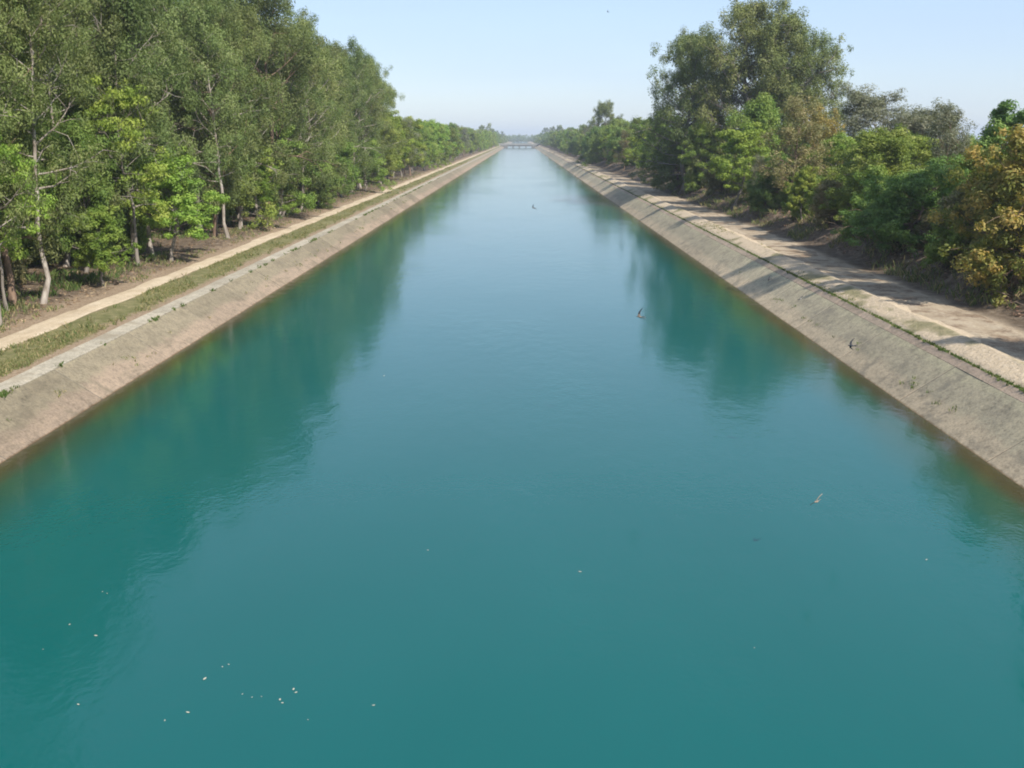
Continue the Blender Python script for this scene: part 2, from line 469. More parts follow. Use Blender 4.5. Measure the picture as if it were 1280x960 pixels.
# ------------------------------------------------------------------ canal lining, slab by slab
def slab_mesh(name, x0, z0, x1, z1, length, thick, ncross=7, nlong=9, rough=0.006, seed=0):
    """a slab laid on the slope (x0,z0)-(x1,z1), 'length' long in y, with a bevelled rim"""
    d = Vector((x1 - x0, z1 - z0)); L = d.length; d.normalize()
    nrm = Vector((-d.y, d.x))
    if nrm.y < 0: nrm = -nrm
    be = 0.012
    cs = np.concatenate([[0, be], np.linspace(be, L - be, ncross)[1:-1], [L - be, L]])
    ls = np.concatenate([[0, be], np.linspace(be, length - be, nlong)[1:-1], [length - be, length]])
    verts, faces = [], []
    for a, yl in enumerate(ls):
        for b_, s in enumerate(cs):
            edge = (a in (0, len(ls) - 1)) or (b_ in (0, len(cs) - 1))
            h = -be if edge else rough * float(vnoise(s * 1.3 + seed, yl * 0.9, seed))
            verts.append((x0 + d.x * s + nrm.x * h, yl, z0 + d.y * s + nrm.y * h))
    na, nb_ = len(ls), len(cs)
    flip = (x1 - x0) < 0
    for a in range(na - 1):
        for b_ in range(nb_ - 1):
            i = a * nb_ + b_
            f = (i, i + 1, i + nb_ + 1, i + nb_)
            faces.append(f[::-1] if flip else f)
    # skirt
    rim = [b_ for b_ in range(nb_)] + [a * nb_ + nb_ - 1 for a in range(1, na)] + [(na - 1) * nb_ + b_ for b_ in range(nb_ - 2, -1, -1)] + [a * nb_ for a in range(na - 2, 0, -1)]
    base = len(verts)
    for r in rim:
        v = verts[r]
        verts.append((v[0] - nrm.x * thick, v[1], v[2] - nrm.y * thick))
    for k in range(len(rim)):
        k2 = (k + 1) % len(rim)
        f = (rim[k], base + k, base + k2, rim[k2])
        faces.append(f[::-1] if flip else f)
    me = bpy.data.meshes.new(name)
    me.from_pydata(verts, [], faces)
    me.update()
    return me

def slab_run(parent, name, x0, z0, x1, z1, mat, piece, gap, y0, y1, ylong, jitter=0.0, variants=3):
    rng = random.Random(int(abs(x0) * 100))
    meshes = [slab_mesh(name, x0, z0, x1, z1, piece - gap, 0.07, seed=k + 1) for k in range(variants)]
    for me in meshes: me.materials.append(mat)
    y = y0
    while y < y1:
        o = link(name, rng.choice(meshes), None, parent, (rng.uniform(-jitter, jitter), y, rng.uniform(-jitter, jitter) * 0.6))
        y += piece
    if gap > 0.03:                    # dark bitumen seal in every joint
        seal = slab_mesh('joint_seal', x0, z0, x1, z1, gap - 0.004, 0.04, ncross=5, nlong=3, rough=0)
        seal.materials.append(M['bitumen'])
        ys = y0 + piece
        while ys <= y:
            link('joint_seal', seal, None, parent, (0, ys - gap + 0.002, -0.004)); ys += piece
    # too far off to tell the slabs apart: one long piece
    far = slab_mesh(name + '_far', x0, z0, x1, z1, ylong - y - gap, 0.07, nlong=60)
    far.materials.append(mat)
    o = link(name, far, None, parent, (0, y, 0))

lr = empty('canal_lining_right'); tag(lr, 'weathered grey concrete slope lining the right bank', 'canal lining', kind='structure')
slab_run(lr, 'lining_slab', XR - 3.0, -2.0, 13.33, 1.087, M['lining_right'], 6.0, 0.045, 6, 246, 1800, 0.006)
slab_run(lr, 'edging_slab', 13.326, 1.086, 13.58, 1.262, M['edging'], 3.0, 0.015, 6, 186, 1800, 0.005)
ll = empty('canal_lining_left'); tag(ll, 'sun bleached pinkish concrete slope lining the left bank', 'canal lining', kind='structure')
slab_run(ll, 'lining_slab', XL + 3.0, -2.0, LIPL[0], LIPL[1], M['lining_left'], 6.0, 0.045, 6, 246, 1800, 0.006)
slab_run(ll, 'coping_slab', -14.40, 0.975, -15.05, 1.01, M['coping'], 2.0, 0.02, 6, 186, 1800, 0.012)

# ------------------------------------------------------------------ water
wv = [(-17, -40, 0), (15.5, -40, 0), (15.5, 2600, 0), (-17, 2600, 0)]
wx = np.linspace(-14.4, 13.2, 12); wy = np.concatenate([np.linspace(-40, 300, 40), np.linspace(320, 2600, 40)])
WX, WY = np.meshgrid(wx, wy)
i = np.arange(WX.size).reshape(WX.shape)
q = np.stack([i[:-1, :-1], i[:-1, 1:], i[1:, 1:], i[1:, :-1]], -1).reshape(-1, 4)
water = link('water', quad_mesh('water', np.stack([WX, WY, WX * 0], -1).reshape(-1, 3), q, True), M['water'])
tag(water, 'calm teal canal water reflecting sky and trees', 'water', kind='structure')

# ------------------------------------------------------------------ trees
def tubes(paths):
    """paths: list of (points Nx3, radii N, sides) -> verts, quads"""
    V, Q = [], []
    base = 0
    for pts, rad, k in paths:
        pts = np.asarray(pts); n = len(pts)
        tan = np.gradient(pts, axis=0)
        tan /= np.linalg.norm(tan, axis=1)[:, None] + 1e-9
        ref = np.array([1.0, 0, 0]) if abs(tan[0, 0]) < 0.8 else np.array([0, 1.0, 0])
        a = np.cross(tan, ref); a /= np.linalg.norm(a, axis=1)[:, None] + 1e-9
        b = np.cross(tan, a)
        th = np.arange(k) * 2 * np.pi / k
        ring = (np.cos(th)[None, :, None] * a[:, None, :] + np.sin(th)[None, :, None] * b[:, None, :]) * np.asarray(rad)[:, None, None]
        V.append((pts[:, None, :] + ring).reshape(-1, 3))
        idx = base + np.arange(n * k).reshape(n, k)
        nxt = np.roll(idx, -1, axis=1)
        Q.append(np.stack([idx[:-1], idx[1:], nxt[1:], nxt[:-1]], -1).reshape(-1, 4))
        base += n * k
    return np.concatenate(V), np.concatenate(Q)

def leaf_cloud(rng, centers, radii, per, size, aspect, flat=(1, 1, 1), droop=0.0, up=0.35, tint_clump=0.62):
    centers = np.asarray(centers); radii = np.asarray(radii)
    cnt = np.maximum(4, (per * (radii / radii.mean()) ** 2).astype(int))
    ci = np.repeat(np.arange(len(centers)), cnt)
    n = len(ci)
    d = rng.normal(size=(n, 3)); d /= np.linalg.norm(d, axis=1)[:, None]
    rr = rng.random(n) ** 0.42
    p = centers[ci] + d * (rr * radii[ci])[:, None] * np.array(flat)
    nrm = d * 0.85 + rng.normal(size=(n, 3)) * 0.34 + np.array([0, 0, up])
    nrm /= np.linalg.norm(nrm, axis=1)[:, None]
    ax = rng.normal(size=(n, 3)) + np.array([0, 0, -droop])
    ax -= nrm * np.sum(ax * nrm, axis=1)[:, None]
    ax /= np.linalg.norm(ax, axis=1)[:, None] + 1e-9
    sd = np.cross(nrm, ax)
    s = size * rng.uniform(0.65, 1.35, n)[:, None]
    w = s * aspect
    v = np.stack([p - ax * s * 0.5, p - ax * s * 0.02 + sd * w * 0.5 + nrm * s * 0.05, p + ax * s * 0.5 - nrm * s * 0.06, p - ax * s * 0.02 - sd * w * 0.5 + nrm * s * 0.05], 1).reshape(-1, 3)
    q = np.arange(n * 4).reshape(n, 4)
    ct = rng.random(len(centers))
    t = np.clip(tint_clump * ct[ci] + (1 - tint_clump) * rng.random(n), 0, 1)
    return v, q, np.repeat(t, 4)

def make_tree_meshes(key, seed, H, r0, crown0, nlimb, prof, elev, sub=5, wander=0.25, lean=(0, 0), limb_curve=0.25,
                     clump_r=0.75, per=80, leaf=0.26, aspect=0.34, flat=(1, 1, 1), droop=0.8, stems=1, spread=0.0, leafmat='leaf_euc',
                     bark='bark_pale', fork=None, twig_vis=1.0, keep=1.0, mid_clumps=True, bend=0.0, rough=0.26):
    rng = np.random.default_rng(seed)
    paths, cents, rads = [], [], []
    for st in range(stems):
        saz = st * 2 * np.pi / max(stems, 1) + rng.uniform(0, 1)
        sh = H * (1.0 if st == 0 else rng.uniform(0.72, 0.97))
        n = 14
        t = np.linspace(0, 1, n)
        wv_ = np.cumsum(rng.normal(size=(n, 2)) * wander * sh / 20 / 2, axis=0)
        wv_ -= wv_[0]
        off = np.array([np.cos(saz), np.sin(saz)]) * spread
        tp = np.zeros((n, 3))
        tp[:, :2] = wv_ + np.outer(t ** 1.2, off) + np.outer(t ** (1.0 + bend), np.array(lean)) + off * 0.06
        tp[:, 2] = t * sh - 0.25 * (t == 0)
        rr = r0 * ((1 - t) ** 0.85 * 0.94 + 0.06) * (1 + 0.45 * np.exp(-t * sh / 0.45)) * (1 if st == 0 else 0.8)
        paths.append((tp, rr, 9))
        for i in range(nlimb):
            if rng.random() > keep: continue
            f = (i + rng.uniform(0.1, 0.9)) / nlimb
            tt = crown0 + (1 - crown0) * f ** 0.92
            b0 = np.array([np.interp(tt, t, tp[:, c]) for c in range(3)])
            az = i * 2.39996 + rng.normal() * 0.35
            L = max(0.35, prof(f) * rng.uniform(1 - rough * 1.15, 1 + rough * 0.85))
            el = elev(f) + rng.normal() * 0.14
            d = np.array([np.cos(az) * np.cos(el), np.sin(az) * np.cos(el), np.sin(el)])
            m = 6
            pts = [b0]
            for k in range(1, m):
                d = d + np.array([0, 0, limb_curve * 0.2]) + rng.normal(size=3) * 0.13
                d /= np.linalg.norm(d)
                pts.append(pts[-1] + d * L / (m - 1))
            pts = np.array(pts)
            lr_ = max(0.012, min(np.interp(tt, t, rr) * 0.62, 0.016 * L + 0.022))
            paths.append((pts, lr_ * (1 - 0.8 * np.linspace(0, 1, m)), 5))
            cents.append(pts[-1]); rads.append(clump_r * rng.uniform(0.7, 1.2))
            ns = max(2, int(round(sub * (0.45 + 0.55 * L / max(prof(0.35), 0.5)))))
            for j in range(ns):
                s = 0.28 + 0.70 * (j + rng.random()) / ns
                sb = np.array([np.interp(s, np.linspace(0, 1, m), pts[:, c]) for c in range(3)])
                dd = d + rng.normal(size=3) * 0.75 + np.array([0, 0, 0.10])
                dd /= np.linalg.norm(dd)
                sl = L * rng.uniform(0.22, 0.46) + 0.25
                mids = sb + dd * sl * 0.5 + rng.normal(size=3) * 0.06 * sl
                end = sb + dd * sl + np.array([0, 0, -0.10 * droop * sl]) + rng.normal(size=3) * 0.08 * sl
                paths.append((np.array([sb, mids, end]), np.array([lr_ * 0.45, lr_ * 0.3, lr_ * 0.12]) * twig_vis, 4))
                cents.append(end); rads.append(clump_r * rng.uniform(0.55, 1.15))
                if mid_clumps and rng.random() < 0.6:
                    cents.append(mids + rng.normal(size=3) * 0.15 * sl); rads.append(clump_r * rng.uniform(0.45, 0.85))
    v, q = tubes(paths)
    wood = quad_mesh(key + '_trunk', v, q, True)
    wood.materials.append(M[bark])
    lv, lq, lt = leaf_cloud(rng, cents, rads, per, leaf, aspect, flat, droop)
    crown = quad_mesh(key + '_crown', lv, lq, False, lt)
    crown.materials.append(M[leafmat])
    return wood, crown

PROTO = {}
def proto(key, **kw):
    PROTO[key] = make_tree_meshes(key, **kw)

# tall eucalyptus of the left stand
for k, (sd, H, c0, w) in enumerate([(1, 16.5, 0.16, 3.4), (2, 18.0, 0.22, 3.1), (3, 15.5, 0.14, 3.5), (4, 18.5, 0.20, 3.3), (5, 17.0, 0.26, 3.6), (6, 14.5, 0.18, 3.9), (7, 19.0, 0.30, 2.8), (8, 16.0, 0.34, 3.8)]):
    proto('euc%d' % k, seed=sd, H=H, r0=0.15 + 0.02 * (k % 3), crown0=c0, nlimb=34,
          prof=lambda f, w=w: w * (0.62 + 0.45 * math.sin(math.pi * min(1, 0.1 + f * 0.9))) * (1.0 - 0.28 * f * f),
          elev=lambda f: -0.05 + 1.05 * f, sub=4, wander=0.4, limb_curve=0.25, clump_r=0.74, per=160, leaf=0.19, aspect=0.36,
          flat=(1.0, 1.0, 1.15), droop=1.3, leafmat='leaf_euc', bark='bark_pale' if k != 2 else 'bark_brown', rough=0.45, mid_clumps=False)
# big spreading eucalyptus on the right bank
for k, (sd, H, w, lf) in enumerate([(21, 18.0, 5.6, 'leaf_euc_dark'), (22, 18.5, 5.2, 'leaf_euc_dark'), (23, 17.0, 5.6, 'leaf_euc_dark')]):
    proto('bigeuc%d' % k, seed=sd, H=H, r0=0.30, crown0=0.10, nlimb=50,
          prof=lambda f, w=w: w * (0.62 + 0.42 * math.sin(math.pi * min(1, 0.1 + f * 0.9))) * (1.0 - 0.20 * f * f),
          elev=lambda f: 0.0 + 1.05 * f, sub=7, wander=0.7, limb_curve=0.30, clump_r=0.82, per=118, leaf=0.24, aspect=0.36,
          flat=(0.95, 0.95, 1.15), droop=1.0, leafmat=lf, bark='bark_grey', rough=0.36, mid_clumps=False)
# bright broadleaf understorey trees
for k, (sd, H, w) in enumerate([(31, 7.2, 3.0), (32, 8.2, 2.8), (33, 6.0, 2.4)]):
    proto('bright%d' % k, seed=sd, H=H, r0=0.13, crown0=0.26, nlimb=22,
          prof=lambda f, w=w: w * (0.7 + 0.45 * math.sin(math.pi * (0.15 + 0.75 * f))) * (1.05 - 0.45 * f),
          elev=lambda f: 0.15 + 0.95 * f, sub=6, wander=0.9, limb_curve=0.25, clump_r=0.55, per=95, leaf=0.21, aspect=0.55,
          flat=(1.15, 1.15, 0.75), droop=0.3, leafmat='leaf_bright', bark='bark_grey', fork=0)
proto('lime0', seed=36, H=9.0, r0=0.14, crown0=0.35, nlimb=18, prof=lambda f: 3.4 * (0.75 + 0.35 * math.sin(math.pi * f)) * (1.0 - 0.45 * f), elev=lambda f: 0.05 + 0.75 * f,
      sub=6, wander=0.7, limb_curve=0.15, clump_r=0.58, per=85, leaf=0.19, aspect=0.5, flat=(1.3, 1.3, 0.55), droop=0.3, leafmat='leaf_bright', bark='bark_grey', rough=0.5, mid_clumps=False)
proto('round0', seed=37, H=11.0, r0=0.22, crown0=0.30, nlimb=26, prof=lambda f: 4.2 * (0.85 + 0.25 * math.sin(math.pi * f)) * (1.0 - 0.25 * f), elev=lambda f: 0.10 + 0.9 * f,
      sub=7, wander=0.7, limb_curve=0.2, clump_r=0.75, per=90, leaf=0.26, aspect=0.36, droop=0.8, leafmat='leaf_euc_dark', bark='bark_grey', rough=0.35)
# middle green bushy trees
for k, (sd, H, w) in enumerate([(41, 8.5, 3.2), (42, 9.5, 3.4), (43, 7.5, 3.0), (44, 10.5, 3.0)]):
    proto('mid%d' % k, seed=sd, H=H, r0=0.15, crown0=0.14, nlimb=26,
          prof=lambda f, w=w: w * (0.72 + 0.45 * math.sin(math.pi * (0.15 + 0.7 * f))) * (1.05 - 0.55 * f),
          elev=lambda f: 0.12 + 0.85 * f, sub=6, wander=0.9, limb_curve=0.25, clump_r=0.66, per=92, leaf=0.22, aspect=0.45,
          flat=(1.05, 1.05, 0.9), droop=0.5, leafmat='leaf_mid', bark='bark_grey', stems=1)
# low wide drooping trees
for k, (sd, H, w) in enumerate([(51, 5.4, 3.3), (52, 5.0, 2.8)]):
    proto('wide%d' % k, seed=sd, H=H, r0=0.15, crown0=0.28, nlimb=20,
          prof=lambda f, w=w: w * (1.05 - 0.5 * f), elev=lambda f: 0.10 + 0.7 * f, sub=8, wander=1.2, limb_curve=-0.35,
          clump_r=0.50, per=95, leaf=0.20, aspect=0.34, flat=(1.1, 1.1, 0.9), droop=1.2, stems=2, spread=0.9, leafmat='leaf_deep', bark='bark_brown')
# shrubs
for k, (sd, H, w, lf) in enumerate([(61, 2.8, 1.5, 'leaf_mid'), (62, 2.2, 1.3, 'leaf_deep'), (63, 2.4, 1.3, 'leaf_brown')]):
    proto('shrub%d' % k, seed=sd, H=H, r0=0.05, crown0=0.10, nlimb=10, prof=lambda f, w=w: w * (1.0 - 0.5 * f), elev=lambda f: 0.3 + 0.7 * f,
          sub=5, wander=1.0, limb_curve=0.1, clump_r=0.36, per=70, leaf=0.16, aspect=0.45, stems=3, spread=0.7, leafmat=lf, bark='bark_brown')
proto('grey0', seed=71, H=10.0, r0=0.17, crown0=0.25, nlimb=38, prof=lambda f: 4.0 * (1.0 - 0.45 * f), elev=lambda f: 0.35 + 0.65 * f, sub=8, wander=0.9,
      limb_curve=0.3, clump_r=0.62, per=55, leaf=0.22, aspect=0.30, droop=0.4, stems=2, spread=2.0, leafmat='leaf_grey', bark='bark_grey', twig_vis=1.6)
proto('sparse0', seed=72, H=10.0, r0=0.13, crown0=0.28, nlimb=24, prof=lambda f: 2.7 * (1.0 - 0.4 * f), elev=lambda f: 0.3 + 0.7 * f, sub=6, wander=0.5,
      limb_curve=0.25, clump_r=0.6, per=44, leaf=0.20, aspect=0.36, droop=0.6, leafmat='leaf_brown', bark='bark_brown', twig_vis=1.4)
proto('sparse1', seed=73, H=8.5, r0=0.13, crown0=0.22, nlimb=22, prof=lambda f: 2.6 * (1.0 - 0.4 * f), elev=lambda f: 0.35 + 0.7 * f, sub=6, wander=0.6,
      limb_curve=0.25, clump_r=0.55, per=40, leaf=0.20, aspect=0.36, droop=0.6, leafmat='leaf_grey', bark='bark_brown', twig_vis=1.5)
proto('yellow0', seed=74, H=8.8, r0=0.12, crown0=0.35, nlimb=18, prof=lambda f: 2.3 * (1.0 - 0.3 * f), elev=lambda f: 0.4 + 0.6 * f, sub=5, wander=0.5,
      limb_curve=0.25, clump_r=0.5, per=60, leaf=0.20, aspect=0.45, droop=0.6, leafmat='leaf_yellow', bark='bark_brown')
proto('orange0', seed=75, H=7.0, r0=0.14, crown0=0.16, nlimb=24, prof=lambda f: 3.1 * (0.8 + 0.3 * math.sin(math.pi * f)) * (1.0 - 0.35 * f), elev=lambda f: 0.12 + 0.8 * f, sub=7,
      wander=0.9, limb_curve=0.0, clump_r=0.50, per=75, leaf=0.20, aspect=0.50, droop=0.8, stems=2, spread=0.7, leafmat='leaf_orange', bark='bark_brown')
proto('high0', seed=81, H=19.0, r0=0.20, crown0=0.55, nlimb=22, prof=lambda f: 2.9 * (0.7 + 0.4 * math.sin(math.pi * f)), elev=lambda f: 0.1 + 0.95 * f, sub=6, wander=0.6,
      limb_curve=0.25, clump_r=0.66, per=90, leaf=0.22, aspect=0.36, droop=1.0, leafmat='leaf_euc', bark='bark_pale', rough=0.4)
proto('top0', seed=76, H=9.0, r0=0.13, crown0=0.20, nlimb=20, prof=lambda f: 2.5 * (1.0 - 0.70 * f), elev=lambda f: 0.2 + 0.7 * f, sub=5, wander=0.6,
      limb_curve=0.2, clump_r=0.52, per=85, leaf=0.22, aspect=0.55, droop=0.3, leafmat='leaf_deep', bark='bark_grey')

SIZE = {}
for k_, (w_, c_) in PROTO.items():
    co = np.empty(len(c_.vertices) * 3, dtype=np.float32); c_.vertices.foreach_get('co', co); co = co.reshape(-1, 3)
    SIZE[k_] = (float(np.percentile(co[:, 2], 99.7)), float(np.percentile(np.hypot(co[:, 0], co[:, 1]), 96)) * 2)

def tree(name, key, x, y, label, cat='tree', group=None, rz=None, sc=1.0, tilt=0.0, tilt_az=0.0, rng=random.Random(5)):
    z = float(ground_z(x, y)) - 0.05
    t = empty(name, (x, y, z), rng.uniform(0, 6.28) if rz is None else rz, sc)
    if tilt:
        t.rotation_euler = (tilt * math.cos(tilt_az), tilt * math.sin(tilt_az), t.rotation_euler.z)
    tag(t, label, cat, group)
    wood, crown = PROTO[key]
    a = bpy.data.objects.new('trunk', wood); COL.objects.link(a); a.parent = t
    b = bpy.data.objects.new('crown', crown); COL.objects.link(b); b.parent = t
    return t

rng = random.Random(12)

def px_tree(name, key, u, X, label, top=None, width=None, cat='tree', group=None, rz=None):
    """stands at lateral distance X where photo column u meets it; height and spread taken from its top row and width there"""
    zc = X / ((u - VPX) / FPX)
    y = (zc - 6.6 * math.sin(PITCH)) / math.cos(PITCH)
    h = CAMH + (VPY - top) / FPX * zc * math.cos(PITCH) - float(ground_z(X, y)) + 0.05
    sz = h / SIZE[key][0]
    sx = max(0.62 * sz, min(1.6 * sz, width / FPX * zc / SIZE[key][1]))
    return tree(name, key, X, y, label, cat, group, rz=rz, sc=(sx, sx, sz), rng=rng)

def sized(key, h):
    return h / SIZE[key][0]

# ---- left bank: the tall eucalyptus stand, near trunks one by one
EF = 'front row of the left eucalyptus stand'
px_tree('eucalyptus_tree', 'euc3', -4, -18.9, 'eucalyptus whose white trunk is cut by the left edge of the picture', -90, 190, group=EF)
px_tree('eucalyptus_tree', 'euc2', 14, -20.4, 'eucalyptus with a reddish brown trunk at far left', -100, 190, group=EF)
px_tree('eucalyptus_tree', 'euc1', 50, -19.5, 'eucalyptus with a pale leaning trunk near the left edge', -80, 170, group=EF)
px_tree('eucalyptus_tree', 'euc4', 168, -21.2, 'dark-trunked eucalyptus behind the bushy bright green broadleaf tree', -40, 150, group=EF)
px_tree('eucalyptus_tree', 'euc0', 190, -20.6, 'dark-trunked eucalyptus beside the bushy bright green broadleaf tree', -20, 150, group=EF)
px_tree('eucalyptus_tree', 'euc2', 268, -20.6, 'thin dark-trunked eucalyptus left of the bright white trunk', 0, 115, group=EF)
px_tree('eucalyptus_tree', 'euc1', 285, -19.5, 'eucalyptus with the brightest white trunk in the left stand', 5, 105, group=EF)
px_tree('eucalyptus_tree', 'euc4', 299, -20.7, 'thin eucalyptus just right of the bright white trunk', 0, 110, group=EF)
px_tree('eucalyptus_tree', 'euc0', 319, -19.9, 'slim grey-trunked eucalyptus, second right of the bright white trunk', 12, 100, group=EF)
rows = [(-20.8, 5.2, 17.0, 80), (-23.8, 5.4, 17.5, 40), (-27.4, 5.8, 18.0, 14), (-31.8, 6.4, 19.0, 14), (-37, 7.0, 20.0, 14), (-44, 8.0, 20.0, 14)]
for ri, (rx, step, hh, y) in enumerate(rows):
    y += rng.uniform(0, 4)
    while y < (150, 172, 190, 195, 200, 205)[ri]:
        x = rx + rng.uniform(-0.9, 0.9)
        yy = y + rng.uniform(-1.3, 1.3)
        k = rng.choice(['euc0', 'euc1', 'euc2', 'euc3', 'euc4', 'euc5', 'euc6', 'euc7'])
        s = sized(k, hh * rng.uniform(0.78, 1.12))
        if ri == 0:
            lab, g = 'front-row eucalyptus along the left path, beyond the slim grey-trunked one', EF
        else:
            lab, g = 'tall grey-green eucalyptus deep in the left stand, behind its front row', 'inner rows of the left eucalyptus stand'
        tree('eucalyptus_tree', k, x, yy, lab, group=g, sc=s, tilt=rng.uniform(0, 0.05), tilt_az=rng.uniform(0, 6.28), rng=rng)
        y += step
for (x, y) in ((-20.5, 15), (-21, 21), (-20.2, 27), (-21.5, 33), (-24, 24), (-24.5, 31)):
    tree('eucalyptus_tree', 'euc1', x, y, 'eucalyptus beside the dirt path just outside the left edge', group='eucalyptus outside the left edge', sc=0.9, rng=rng)

# ---- left bank: single understorey trees one can pick out
px_tree('broadleaf_tree', 'bright0', 213, -19.2, 'bushy bright green broadleaf tree overhanging the left dirt path', 185, 125)
px_tree('young_tree', 'bright2', 129, -19.0, 'small round-headed light green tree on two thin trunks beside the left path', 258, 66)
px_tree('broadleaf_tree', 'lime0', 172, -19.9, 'tall lime green tree rising over the bushy bright green one', 92, 150)
px_tree('broadleaf_tree', 'lime0', 8, -19.7, 'yellowish green tree at the left edge of the picture', 115, 130, rz=1.3)
px_tree('broadleaf_tree', 'mid0', 105, -21.5, 'dark leafy tree behind the small round-headed one', 150, 110)
px_tree('broadleaf_tree', 'mid1', 350, -20.3, 'olive green tree right of the slim grey-trunked eucalyptus', 140, 100)
px_tree('broadleaf_tree', 'mid0', 302, -20.9, 'leafy yellow-green tree around the bright white eucalyptus trunk', 150, 100)
px_tree('broadleaf_tree', 'bright1', 332, -19.3, 'slender yellow-green tree leaning over the left path', 205, 62)
px_tree('broadleaf_tree', 'wide0', 398, -19.6, 'low dark green tree with a hollow shaded underside beside the left path', 190, 78)
px_tree('broadleaf_tree', 'mid2', 428, -19.9, 'dense fresh green tree halfway along the left eucalyptus stand', 165, 70)
px_tree('broadleaf_tree', 'mid0', 456, -19.4, 'green tree casting shade across the left path', 175, 58)
px_tree('broadleaf_tree', 'mid1', 478, -19.8, 'light green tree at the far end of the left eucalyptus stand', 145, 56)
px_tree('broadleaf_tree', 'mid3', 502, -20.3, 'last leafy tree where the left eucalyptus stand ends', 148, 52)
for i in range(58):
    y = rng.uniform(38, 185); x = rng.uniform(-42, -22.4)
    tree('understorey_tree', rng.choice(['mid0', 'mid2', 'mid1', 'shrub0', 'wide1', 'wide0']), x, y, 'shaded green understorey tree deep between the left eucalyptus trunks', group='understorey of the left stand', sc=rng.uniform(0.6, 1.0), rng=rng)
for i in range(60):
    y = rng.uniform(38, 150); x = rng.uniform(-34, -21.5)
    tree('shrub', rng.choice(['shrub1', 'shrub2', 'shrub0']), x, y, 'low brownish shrub on the litter under the left eucalyptus', 'shrub', group='shrubs under the left stand', sc=rng.uniform(0.45, 0.9), rng=rng)

# ---- left bank beyond the stand: lower trees all the way to the bridge
y = 158
while y < 850:
    for rx in (-20.6, -25, -31):
        if rx < -21 and y < 195: continue
        k = rng.choice(['mid0', 'mid1', 'mid2', 'mid3', 'bright0', 'bright1', 'sparse1'])
        tree('bank_tree', k, rx + rng.uniform(-1.2, 1.2), y + rng.uniform(-2.5, 2.5), *(('round green tree in the lower row just beyond the left eucalyptus stand',) if y < 300 else ('small hazy green tree in the last stretch of the left bank before the bridge',)), group='lower trees along the left bank, ' + ('nearer half' if y < 300 else 'farther half'),
             sc=sized(k, rng.uniform(8.0, 11.0)), rng=rng)
    y += 5.5 + y / 110
for i in range(16):
    y = rng.uniform(740, 1150)
    tree('eucalyptus_tree', rng.choice(['euc0', 'euc2', 'mid3']), rng.uniform(-40, -19), y, 'hazy dark tree by the left end of the far bridge', group='trees at the left end of the bridge', sc=rng.uniform(0.75, 0.95), rng=rng)

# ---- right bank
px_tree('eucalyptus_tree', 'bigeuc0', 852, 19.0, 'dark leaning eucalyptus nearest the canal in the tall clump on the right bank', 45, 135)
px_tree('eucalyptus_tree', 'bigeuc1', 907, 22.8, 'tallest eucalyptus of the right bank, its top reaching the upper edge', 0, 145)
px_tree('eucalyptus_tree', 'bigeuc2', 970, 28.0, 'broad eucalyptus with feathery top right of the tallest one', 8, 140)
px_tree('eucalyptus_tree', 'bigeuc0', 1010, 31.6, 'eucalyptus at the right end of the tall clump, open against the sky', 42, 115, rz=2.2)
px_tree('eucalyptus_tree', 'bigeuc2', 940, 27.0, 'eucalyptus half hidden behind the two tallest on the right bank', 22, 130, rz=4.0)
px_tree('eucalyptus_tree', 'bigeuc1', 882, 23.0, 'eucalyptus half hidden behind the dark leaning one on the right bank', 42, 130, rz=1.0)
px_tree('broadleaf_tree', 'bright0', 918, 19.2, 'bright green round tree before the tall right bank eucalyptus', 155, 98)
px_tree('broadleaf_tree', 'sparse0', 985, 20.4, 'thin olive tree with one straight dark trunk on the right bank', 122, 88)
px_tree('broadleaf_tree', 'yellow0', 1018, 25.0, 'tree with yellow ochre top behind the thin olive tree', 130, 62)
px_tree('broadleaf_tree', 'mid0', 1082, 22.0, 'rounded mid green tree left of the low dark tree with two trunks', 160, 125)
px_tree('broadleaf_tree', 'bright2', 1000, 19.8, 'small lime green sapling below the thin olive tree', 208, 36)
px_tree('broadleaf_tree', 'wide0', 1128, 20.0, 'low spreading dark green tree on two bare trunks by the right track', 198, 165)
px_tree('broadleaf_tree', 'grey0', 1108, 34.0, 'grey twiggy half-bare tree standing behind the right bank trees', 110, 150)
px_tree('broadleaf_tree', 'sparse1', 1170, 27.0, 'bare-branched grey tree left of the pointed green one', 128, 80)
px_tree('broadleaf_tree', 'top0', 1234, 28.0, 'pointed fresh green tree with a thin tip above the orange one', 130, 90)
px_tree('broadleaf_tree', 'orange0', 1264, 19.8, 'tree with yellow-orange and olive leaves at the right edge', 165, 170)
px_tree('broadleaf_tree', 'mid2', 1190, 24.0, 'dark green tree between the two-trunked tree and the orange one', 205, 90)
px_tree('broadleaf_tree', 'wide0', 848, 19.4, 'shaded green tree at the left foot of the tall right bank clump', 165, 75)
px_tree('broadleaf_tree', 'mid3', 868, 24.0, 'green tree filling the gap behind the dark leaning eucalyptus', 110, 80)
px_tree('broadleaf_tree', 'mid3', 826, 21.5, 'dark tree at the outer left foot of the tall right bank clump', 145, 60)
px_tree('broadleaf_tree', 'mid1', 880, 20.5, 'dim green tree between the dark leaning eucalyptus and the bright round tree', 150, 70)
px_tree('broadleaf_tree', 'wide1', 958, 19.9, 'low olive thicket tree under the tall right bank clump', 218, 62)
px_tree('broadleaf_tree', 'mid1', 1035, 24.5, 'tall olive green tree behind the rounded mid green one', 168, 90)
px_tree('broadleaf_tree', 'mid3', 1140, 27.0, 'dull green tree rising behind the low spreading tree', 172, 110)
px_tree('broadleaf_tree', 'mid0', 1215, 25.0, 'shaded green tree left of the orange one, under the pointed tree', 185, 100)
px_tree('broadleaf_tree', 'mid2', 945, 22.5, 'dark green tree filling the gap below the tallest eucalyptus', 120, 90)
